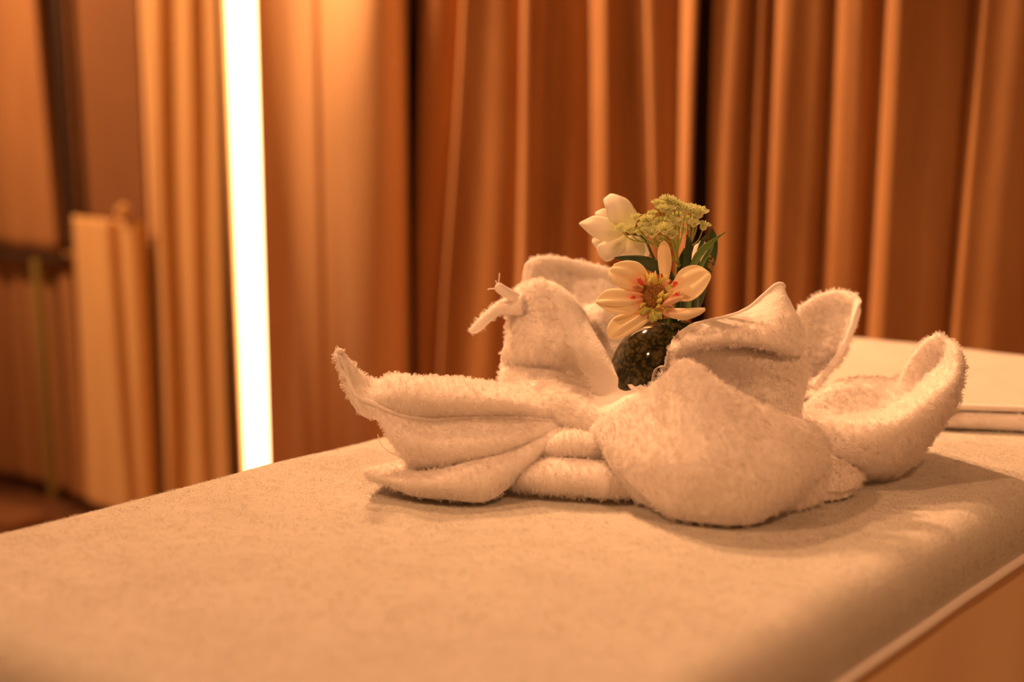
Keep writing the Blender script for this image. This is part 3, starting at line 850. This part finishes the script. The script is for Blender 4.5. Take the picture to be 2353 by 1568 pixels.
# ------------------------------------------------------------------ flowers
def petal_mat(name, c_in, c_out, center=None, rad=0.03, edge=None):
    m = bpy.data.materials.new(name); m.use_nodes = True
    nt = m.node_tree; nt.nodes.clear()
    out = nt.nodes.new('ShaderNodeOutputMaterial')
    di = nt.nodes.new('ShaderNodeBsdfDiffuse'); tr = nt.nodes.new('ShaderNodeBsdfTranslucent')
    mx = nt.nodes.new('ShaderNodeMixShader'); mx.inputs[0].default_value = 0.22
    nz = nt.nodes.new('ShaderNodeTexNoise'); nz.inputs['Scale'].default_value = 60
    tc = nt.nodes.new('ShaderNodeTexCoord')
    cr = nt.nodes.new('ShaderNodeValToRGB')
    cr.color_ramp.elements[0].color = (*c_in, 1); cr.color_ramp.elements[1].color = (*c_out, 1)
    cr.color_ramp.elements[0].position = 0.15; cr.color_ramp.elements[1].position = 0.75
    if center is not None:
        vd = nt.nodes.new('ShaderNodeVectorMath'); vd.operation = 'DISTANCE'
        vd.inputs[1].default_value = center
        nt.links.new(tc.outputs['Object'], vd.inputs[0])
        ma = nt.nodes.new('ShaderNodeMath'); ma.operation = 'DIVIDE'; ma.inputs[1].default_value = rad
        nt.links.new(vd.outputs['Value'], ma.inputs[0])
        ad = nt.nodes.new('ShaderNodeMath'); ad.operation = 'MULTIPLY_ADD'; ad.inputs[1].default_value = 0.5
        nt.links.new(nz.outputs['Fac'], ad.inputs[0]); 
        sb = nt.nodes.new('ShaderNodeMath'); sb.operation = 'SUBTRACT'; sb.inputs[1].default_value = 0.25
        nt.links.new(ma.outputs[0], ad.inputs[2]); nt.links.new(ad.outputs[0], sb.inputs[0])
        nt.links.new(sb.outputs[0], cr.inputs[0])
    else:
        nt.links.new(nz.outputs['Fac'], cr.inputs[0])
    nt.links.new(tc.outputs['Object'], nz.inputs['Vector'])
    nt.links.new(cr.outputs[0], di.inputs[0]); nt.links.new(cr.outputs[0], tr.inputs[0])
    nt.links.new(di.outputs[0], mx.inputs[1]); nt.links.new(tr.outputs[0], mx.inputs[2])
    nt.links.new(mx.outputs[0], out.inputs[0])
    return m

FC = P(1502, 680, 1.199)
M['dahlia'] = petal_mat('cream_petal_coral_base', (0.95, 0.36, 0.20), (0.97, 0.86, 0.62), FC, 0.036)
M['white_petal'] = petal_mat('ivory_petal', (0.93, 0.94, 0.62), (0.97, 0.95, 0.86), P(1440, 525, 1.30), 0.034)
M['red_tip'] = mat('red_tip', (0.85, 0.10, 0.09), 0.6)
M['yellow_floret'] = mat('yellow_green_floret', (0.80, 0.76, 0.22), 0.6)
M['disc'] = mat('brown_disc', (0.46, 0.25, 0.07), 0.7)
M['sepal'] = mat('yellow_green_sepal', (0.46, 0.50, 0.12), 0.6)
M['leaf'] = mat('dark_green_leaf', (0.055, 0.115, 0.025), 0.45)
noise_color(M['leaf'], (0.022, 0.05, 0.012), (0.05, 0.095, 0.022), 80, 3)
M['blade'] = mat('green_blade', (0.13, 0.25, 0.04), 0.45)
M['umbel'] = mat('yellow_green_umbel', (0.38, 0.44, 0.12), 0.7)
M['umbel_head'] = mat('pale_green_floret', (0.78, 0.82, 0.46), 0.75)

def blade3(name, rows, m, parent, nu=14, nv=20, thick=0.0007, ridge=0.0):
    """thin leaf or flower petal from rows (base -> tip) of (px,py,Y) across its width"""
    g = surf(rows, nu, nv)
    if ridge:
        nrm = grid_normals(g)
        uu = np.linspace(0, 1, nu)[None, :]; vv = np.linspace(0, 1, nv)[:, None]
        g = g + nrm * (ridge * np.sin(uu * math.pi * 5) * np.sin(vv * math.pi))[..., None]
    me = baked(name, grid_mesh(name, g), [('SOLIDIFY', dict(thickness=thick, offset=0.0))])
    return link(name, me, m, parent)

def leafshape(name, axis, widths, m, parent, side=None, cup=0.0, nu=9, nv=22, thick=0.0007, ridge=0.0):
    """axis: list of 3D points; widths in m; cup: fold along the midrib"""
    ax = catmull(np.array([tuple(p) for p in axis]), nv)
    wd = np.maximum(catmull(np.array([[w] for w in widths]), nv)[:, 0], 0.0002)
    T = np.gradient(ax, axis=0); T /= np.linalg.norm(T, axis=1, keepdims=True)
    s = np.array(side if side is not None else (1, 0, 0), float)
    g = np.zeros((nv, nu, 3))
    for i in range(nv):
        sd = s - T[i] * np.dot(s, T[i]); sd /= np.linalg.norm(sd)
        nn = np.cross(T[i], sd)
        for j, q in enumerate(np.linspace(-1, 1, nu)):
            g[i, j] = ax[i] + sd * wd[i] * 0.5 * q + nn * (cup * wd[i] * (q * q) + ridge * math.cos(q * 8) * math.sin(math.pi * i / nv))
    me = baked(name, grid_mesh(name, g), [('SOLIDIFY', dict(thickness=thick, offset=0.0))])
    return link(name, me, m, parent)

# --- front flower, cream with coral base
fl1 = empty('dahlia_flower', NECK, 'cream yellow flower with coral heart and brown disc hanging over the vase', 'flower')
blade3('petal', [[(1492,668,1.207),(1490,664,1.208),(1486,658,1.207)], [(1470,672,1.199),(1476,650,1.200),(1490,640,1.205)], [(1440,668,1.192),(1452,634,1.194),(1482,618,1.202)],
                 [(1416,655,1.188),(1428,622,1.192),(1464,603,1.200)], [(1402,640,1.190),(1410,618,1.194),(1436,600,1.199)], [(1399,628,1.194),(1402,619,1.196),(1412,607,1.198)]], M['dahlia'], fl1, nu=26, ridge=0.0016)
blade3('petal', [[(1490,692,1.203),(1486,684,1.205),(1488,676,1.205)], [(1468,712,1.192),(1462,692,1.190),(1468,674,1.196)], [(1438,722,1.187),(1430,695,1.185),(1440,668,1.193)],
                 [(1408,718,1.186),(1400,695,1.184),(1414,664,1.193)], [(1386,707,1.189),(1382,695,1.188),(1392,668,1.194)], [(1371,698,1.193),(1369,694,1.194),(1374,684,1.195)]], M['dahlia'], fl1, nu=26, ridge=0.0020)
blade3('petal', [[(1502,712,1.203),(1496,708,1.204),(1490,700,1.205)], [(1496,730,1.195),(1480,722,1.194),(1466,710,1.199)], [(1478,748,1.189),(1455,738,1.188),(1440,720,1.196)],
                 [(1452,764,1.186),(1428,755,1.186),(1412,730,1.194)], [(1428,775,1.187),(1410,768,1.188),(1398,748,1.193)], [(1406,780,1.190),(1400,778,1.191),(1395,766,1.193)]], M['dahlia'], fl1, nu=26, ridge=0.0016)
blade3('petal', [[(1518,664,1.215),(1526,662,1.215),(1534,660,1.215)], [(1518,645,1.218),(1528,642,1.216),(1537,640,1.218)], [(1513,610,1.222),(1528,606,1.219),(1543,606,1.222)],
                 [(1511,582,1.222),(1526,578,1.219),(1541,580,1.222)], [(1515,565,1.220),(1526,558,1.218),(1537,566,1.220)], [(1524,556,1.216),(1526,554,1.216),(1529,556,1.216)]], M['dahlia'], fl1)
blade3('petal', [[(1530,676,1.208),(1532,670,1.210),(1536,664,1.210)], [(1556,690,1.198),(1552,668,1.206),(1548,645,1.214)], [(1588,691,1.188),(1578,656,1.202),(1562,622,1.215)],
                 [(1612,674,1.186),(1602,642,1.199),(1586,610,1.212)], [(1628,650,1.188),(1620,630,1.196),(1610,612,1.206)], [(1634,636,1.192),(1633,631,1.195),(1630,626,1.199)]], M['dahlia'], fl1, nu=26, ridge=0.0013)
blade3('petal', [[(1514,712,1.200),(1516,708,1.198),(1519,704,1.197)], [(1528,704,1.190),(1527,698,1.187),(1530,690,1.188)], [(1548,698,1.186),(1546,690,1.183),(1548,683,1.186)], [(1572,688,1.188),(1570,684,1.188),(1572,680,1.190)]], M['dahlia'], fl1)
blade3('petal', [[(1513,716,1.203),(1513,712,1.203),(1515,708,1.203)], [(1540,730,1.192),(1542,720,1.190),(1545,709,1.194)], [(1575,735,1.186),(1578,722,1.184),(1580,709,1.190)], [(1604,726,1.185),(1604,717,1.185),(1604,708,1.189)], [(1620,715,1.188),(1621,711,1.188),(1620,708,1.189)]], M['dahlia'], fl1)
# disc of tiny florets
dn = (Vector((-0.12, -1.0, 0.22))).normalized()
dq = dn.to_track_quat('Z', 'Y')
bm = bmesh.new()
for i in range(190):
    r = math.sqrt((i + 0.5) / 190); a = i * 2.399963
    loc = FC + dq @ Vector((0.0115 * r * math.cos(a), 0.0115 * r * math.sin(a), 0.0045 * (1 - r * r) + random.uniform(-.0004, .0004)))
    bmesh.ops.create_icosphere(bm, subdivisions=1, radius=0.00088, matrix=Matrix.Translation(loc))
disc = link('disc', bm_mesh('disc', bm), M['disc'], fl1); disc['label'] = 'brown disc of tiny florets'; disc['kind'] = 'stuff'
bm = bmesh.new()
bmesh.ops.create_uvsphere(bm, u_segments=24, v_segments=12, radius=1)
for v in bm.verts:
    v.co = FC + dq @ Vector((v.co.x * 0.0115, v.co.y * 0.0115, v.co.z * 0.004 - 0.001))
link('disc_base', bm_mesh('disc_base', bm), mat('rust_disc', (0.30, 0.10, 0.03), 0.8), fl1)
# short inner florets round the disc
for i in range(26):
    a = 2 * math.pi * i / 26 + random.uniform(-.08, .08)
    b0 = FC + dq @ Vector((0.0108 * math.cos(a), 0.0108 * math.sin(a), 0.0))
    ln = random.uniform(0.006, 0.0115)
    m1 = FC + dq @ Vector(((0.0108 + ln * .5) * math.cos(a), (0.0108 + ln * .5) * math.sin(a), 0.0045))
    e1 = FC + dq @ Vector(((0.0108 + ln) * math.cos(a), (0.0108 + ln) * math.sin(a), 0.0042))
    sd = dq @ Vector((-math.sin(a), math.cos(a), 0))
    leafshape('inner_floret', [b0, m1, e1], [0.002, 0.0032, 0.0004], M['yellow_floret'] if i % 3 else M['dahlia'], fl1, sd, 0.15, 5, 8, 0.0004)
for (x0, y0, x1, y1, w) in [(1480,656,1464,642,.0046), (1546,660,1558,649,.0046), (1462,698,1443,699,.0034), (1550,681,1560,677,.0034), (1464,686,1449,684,.0028), (1521,638,1520,629,.0016)]:
    leafshape('red_floret', [P(x0, y0, 1.196), P((x0 + x1) / 2, (y0 + y1) / 2 - 2, 1.189), P(x1, y1, 1.187)], [0.002, w, 0.0006], M['red_tip'], fl1, (0, 0, 1) if abs(x1 - x0) > abs(y1 - y0) else (1, 0, 0), 0.2, 5, 8, 0.0004)
for (x0, y0, x1, y1, w) in [(1500,712,1470,722,.0055), (1504,714,1498,742,.0075), (1508,712,1518,732,.0055), (1506,710,1520,700,.004), (1515,690,1524,668,.0045), (1525,690,1538,672,.004), (1513,700,1520,684,.0045), (1506,655,1500,628,.005), (1490,655,1494,640,.003), (1484,700,1468,706,.004)]:
    leafshape('sepal', [P(x0, y0, 1.196), P((x0 + x1) / 2, (y0 + y1) / 2, 1.189), P(x1, y1, 1.190)], [0.003, w, 0.0006], M['sepal'] if y1 > 715 else M['yellow_floret'], fl1, (0.6, 0, 0.8) if abs(x1 - x0) > abs(y1 - y0) else (1, 0, 0), 0.25, 5, 8, 0.0005)
link('stem', tube_mesh('stem', [FC + Vector((0, 0.004, 0)), P(1515, 690, 1.232), P(1540, 700, 1.262), NECK + Vector((0.001, 0, 0)), NECK + Vector((0.0, 0, -0.06))], [0.0022, 0.002, 0.002, 0.002, 0.002], 8, 26), M['blade'], fl1)

# --- ivory blossom at the back, seen from behind
fl2 = empty('ivory_blossom', NECK, 'ivory blossom turned away, upper left of the green sprig', 'flower')
WY = 1.305
def pet2(pts, lab=None):
    o = blade3('petal', pts, M['white_petal'], fl2, 12, 18, 0.0006)
    return o
pet2([[(1448,530,WY),(1442,526,WY-.004),(1436,528,WY)], [(1462,505,WY),(1432,502,WY-.010),(1402,512,WY-.002)], [(1456,478,WY+.004),(1424,470,WY-.008),(1392,480,WY)], [(1440,458,WY+.006),(1412,450,WY),(1387,464,WY+.006)], [(1420,450,WY+.010),(1404,446,WY+.008),(1388,457,WY+.012)]])
pet2([[(1446,532,WY+.002),(1450,526,WY),(1452,522,WY+.002)], [(1458,520,WY+.004),(1462,508,WY+.002),(1460,498,WY+.006)], [(1463,502,WY+.008),(1462,488,WY+.008),(1452,476,WY+.010)], [(1460,490,WY+.012),(1456,480,WY+.012),(1450,472,WY+.012)]])
pet2([[(1440,532,WY+.001),(1434,528,WY),(1436,522,WY+.002)], [(1412,530,WY+.002),(1404,508,WY),(1412,490,WY+.006)], [(1384,512,WY+.006),(1376,496,WY+.004),(1390,480,WY+.010)], [(1370,500,WY+.012),(1368,490,WY+.012),(1376,484,WY+.014)]])
pet2([[(1440,540,WY-.001),(1434,532,WY-.003),(1436,526,WY-.001)], [(1400,556,WY-.004),(1392,528,WY-.009),(1402,505,WY-.002)], [(1366,546,WY-.003),(1360,520,WY-.007),(1370,496,WY+.0)], [(1344,528,WY+.002),(1342,516,WY),(1350,503,WY+.003)], [(1334,518,WY+.006),(1331,514,WY+.006),(1336,510,WY+.006)]])
pet2([[(1440,546,WY+.004),(1436,540,WY+.003),(1434,534,WY+.004)], [(1405,575,WY+.006),(1392,555,WY+.002),(1396,540,WY+.006)], [(1378,574,WY+.010),(1366,560,WY+.008),(1370,546,WY+.012)], [(1366,566,WY+.014),(1361,556,WY+.014),(1362,548,WY+.014)]])
pet2([[(1446,545,WY),(1438,540,WY-.003),(1432,538,WY)], [(1440,568,WY-.004),(1412,562,WY-.010),(1390,556,WY-.003)], [(1424,588,WY-.003),(1396,584,WY-.008),(1372,566,WY-.001)], [(1410,594,WY+.002),(1394,597,WY-.001),(1376,586,WY+.003)], [(1404,599,WY+.006),(1394,601,WY+.006),(1386,597,WY+.006)]])
pet2([[(1452,545,WY+.001),(1446,542,WY-.002),(1440,543,WY+.001)], [(1478,562,WY-.001),(1452,566,WY-.008),(1426,568,WY-.001)], [(1482,582,WY+.002),(1452,586,WY-.004),(1418,582,WY+.002)], [(1470,596,WY+.008),(1448,594,WY+.004),(1420,586,WY+.008)]])
pet2([[(1454,542,WY+.004),(1450,540,WY+.002),(1446,542,WY+.004)], [(1484,552,WY+.006),(1476,560,WY+.002),(1462,566,WY+.006)], [(1496,572,WY+.010),(1486,580,WY+.008),(1472,584,WY+.010)], [(1490,588,WY+.014),(1482,591,WY+.014),(1474,592,WY+.014)]])
leafshape('sepal', [P(1446, 534, WY - .004), P(1460, 530, WY - .004), P(1470, 520, WY - .002)], [0.002, 0.005, 0.0005], M['sepal'], fl2, (0, 0, 1), 0.2, 5, 8)
link('stem', tube_mesh('stem', [P(1446, 534, WY), P(1480, 548, WY), P(1500, 590, 1.295), P(1530, 650, 1.285), NECK + Vector((-0.006, 0.004, 0)), NECK + Vector((-0.006, 0.004, -0.06))], 0.0013, 8, 30), M['leaf'], fl2)
leafshape('leaf', [P(1552, 645, 1.275), P(1520, 622, 1.262), P(1480, 604, 1.262), P(1440, 596, 1.270), P(1412, 592, 1.275)], [0.003, 0.0125, 0.0120, 0.0070, 0.0006], M['leaf'], fl2, (0.4, -0.5, 0.8), 0.12, 9, 26)

# --- pale bud behind the grass blades
fl3 = empty('pale_bud', NECK, 'pale cream bud half hidden behind the green blades', 'flower')
blade3('petal', [[(1606,640,1.31),(1612,640,1.308),(1618,640,1.31)], [(1600,610,1.31),(1614,608,1.304),(1626,606,1.31)], [(1600,580,1.312),(1616,576,1.305),(1628,580,1.312)], [(1608,556,1.316),(1614,552,1.312),(1622,560,1.316)]], M['white_petal'], fl3, 10, 14)
blade3('petal', [[(1590,640,1.318),(1600,640,1.316),(1608,640,1.318)], [(1588,600,1.318),(1600,596,1.314),(1612,600,1.318)], [(1596,566,1.320),(1604,560,1.318),(1614,562,1.320)]], M['white_petal'], fl3, 10, 14)
link('stem', tube_mesh('stem', [P(1608, 640, 1.312), P(1600, 690, 1.305), NECK + Vector((0.007, 0.003, 0)), NECK + Vector((0.006, 0.003, -0.06))], 0.0014, 8, 16), M['leaf'], fl3)

# --- green umbel
um = empty('green_umbel_sprig', NECK, 'yellow green umbel sprig of tiny bristly heads above the cream flower', 'flower sprig')
UY = 1.262
hub = P(1560, 606, UY)
heads = [(1427,527,1.262,.9),(1448,530,1.252,.9),(1462,502,1.268,.8),(1486,508,1.255,1.0),(1476,520,1.25,.7),(1498,538,1.245,1.15),(1512,472,1.266,1.0),(1534,464,1.262,1.15),(1536,486,1.254,1.1),
         (1528,530,1.243,1.2),(1500,494,1.27,.8),(1548,512,1.250,.9),(1560,478,1.264,1.1),(1574,484,1.256,1.15),(1588,482,1.266,1.0),(1606,492,1.258,1.25),(1616,522,1.266,1.0),(1522,482,1.25,.8),(1550,470,1.258,.9),(1508,526,1.26,.8),(1562,514,1.256,.8),(1598,504,1.27,.9),(1482,530,1.245,.6),(1516,512,1.272,.9),
         (1556,500,1.275,1.0),(1580,508,1.278,.9),(1544,542,1.246,.9),(1518,550,1.25,.55),(1468,536,1.27,.7),(1594,516,1.25,.8),(1570,530,1.28,.8),(1496,516,1.25,.6),(1538,508,1.268,.9)]
def head_mesh():
    bm = bmesh.new()
    bmesh.ops.create_uvsphere(bm, u_segments=10, v_segments=6, radius=1)
    for v in bm.verts:
        v.co = Vector((v.co.x * 0.0028, v.co.y * 0.0028, v.co.z * 0.0028))
    for ring, (n, r, up, ln) in enumerate([(22, 0.0022, 0.45, 0.0036), (18, 0.0018, 1.0, 0.0036), (12, 0.0012, 1.8, 0.0034), (6, 0.0006, 3.0, 0.003)]):
        for i in range(n):
            a = 2 * math.pi * (i + 0.5 * ring) / n + random.uniform(-.1, .1)
            d = Vector((math.cos(a), math.sin(a), up)).normalized()
            s = Vector((-math.sin(a), math.cos(a), 0)) * 0.00042
            b0 = Vector((math.cos(a), math.sin(a), 0)) * r + Vector((0, 0, 0.0012))
            tip = b0 + d * ln * random.uniform(.8, 1.15)
            nn = d.cross(s).normalized() * 0.0004
            vs_ = [bm.verts.new(x) for x in (b0 - s, b0 + s, tip + s * .8, tip - s * .8, b0 + nn * 1.5, tip + nn)]
            bm.faces.new((vs_[0], vs_[1], vs_[2], vs_[3])); bm.faces.new((vs_[0], vs_[3], vs_[5], vs_[4])); bm.faces.new((vs_[1], vs_[4], vs_[5], vs_[2]))
    me = bm_mesh('flower_head', bm); me.materials.append(M['umbel_head'])
    return me
HM = head_mesh()
subs = [P(1530, 575, UY), P(1556, 580, UY - .006), P(1580, 570, UY + .004), P(1500, 560, UY), P(1545, 560, UY + .012)]
for sp in subs:
    link('stalk', tube_mesh('stalk', [hub, hub.lerp(sp, .5) + Vector((0, 0, -0.001)), sp], [0.0011, 0.0009, 0.0008], 6, 10), M['umbel'], um)
for (x, y, Y, s) in heads:
    tip = P(x, y, Y)
    sp = min(subs, key=lambda q: abs(q.x - (tip.x * .55 + hub.x * .45)) + abs(q.y - tip.y) * .5)
    mid = sp.lerp(tip, 0.5) + Vector(((tip.x - sp.x) * 0.16, 0, -0.003))
    base = tip - Vector((0, 0, 0.001))
    link('stalk', tube_mesh('stalk', [sp, mid, base], [0.0007, 0.0006, 0.0006], 6, 12), M['umbel'], um)
    d = (tip - mid); d.normalize(); d = (d + Vector((0, -0.35, 0.5))).normalized()
    h = bpy.data.objects.new('flower_head', HM); COL.objects.link(h)
    h.parent = um
    h.location = tip - um.location
    h.rotation_euler = d.to_track_quat('Z', 'Y').to_euler()
    h.scale = (1.2 * s, 1.2 * s, 1.2 * s)
link('stem', tube_mesh('stem', [hub, P(1558, 640, 1.268), P(1556, 700, 1.272), NECK + Vector((0.002, 0.006, 0)), NECK + Vector((0.002, 0.006, -0.06))], 0.0022, 8, 20), M['umbel'], um)

# --- green blades
gb = empty('grass_blades', NECK, 'tuft of long green blades and dark leaves at the right of the vase neck', 'leaves')
Nk = lambda dx, dy: NECK + Vector((dx, dy, -0.05))
for (pts, w, m) in [
    ([(1580,720,1.268),(1584,650,1.258),(1600,600,1.252),(1630,562,1.25),(1668,532,1.25)], 0.0056, 'blade'),
    ([(1574,720,1.264),(1582,650,1.254),(1596,600,1.250),(1615,570,1.25),(1640,548,1.25)], 0.0050, 'blade'),
    ([(1568,720,1.262),(1572,650,1.252),(1580,600,1.25),(1583,560,1.25),(1578,540,1.252)], 0.0072, 'leaf'),
    ([(1590,720,1.272),(1600,650,1.268),(1612,610,1.265),(1632,575,1.265),(1640,560,1.265)], 0.0042, 'blade'),
    ([(1560,720,1.268),(1562,650,1.262),(1566,600,1.262),(1572,570,1.264)], 0.0070, 'leaf'),
    ([(1588,720,1.276),(1596,690,1.266),(1598,650,1.266),(1590,610,1.268)], 0.0090, 'leaf'),
    ([(1592,720,1.290),(1620,640,1.295),(1636,590,1.298),(1640,550,1.30),(1635,522,1.30)], 0.0100, 'leaf'),
    ([(1590,720,1.290),(1600,620,1.298),(1612,560,1.300),(1632,535,1.30)], 0.0050, 'leaf')]:
    ax = [NECK + Vector((0.004 + 0.004 * random.uniform(-1, 1), 0.003 * random.uniform(-1, 1), -0.05)), NECK + Vector((0.004, -0.002, -0.002))] + [P(*q) for q in pts]
    leafshape('blade', ax, [0.002, 0.003] + [w * .8, w, w, w * .75, w * .06][-len(pts):], M[m], gb, (1, 0.2, 0), 0.18, 7, 28)
# little dry seed clusters on the dark leaf
bm = bmesh.new()
for i in range(26):
    q = P(1634 + random.uniform(-6, 6), random.choice([596, 614, 606]) + random.uniform(-8, 8), 1.292)
    bmesh.ops.create_icosphere(bm, subdivisions=1, radius=random.uniform(.0006, .0012), matrix=Matrix.Translation(q))
sd = link('seeds', bm_mesh('seeds', bm), M['disc'], gb); sd['kind'] = 'stuff'

# repeats share a group
for o in scene.objects:
    if o.parent is None and o.get('category'):
        base = o.name.split('.')[0]
        if base == 'curtain': o['group'] = 'pleated curtains along the wall'
        elif base == 'hanging_cloth': o['group'] = 'cloths hanging at the left end of the wall'
        elif base == 'smooth_panel': o['group'] = 'smooth panels beside the light column'
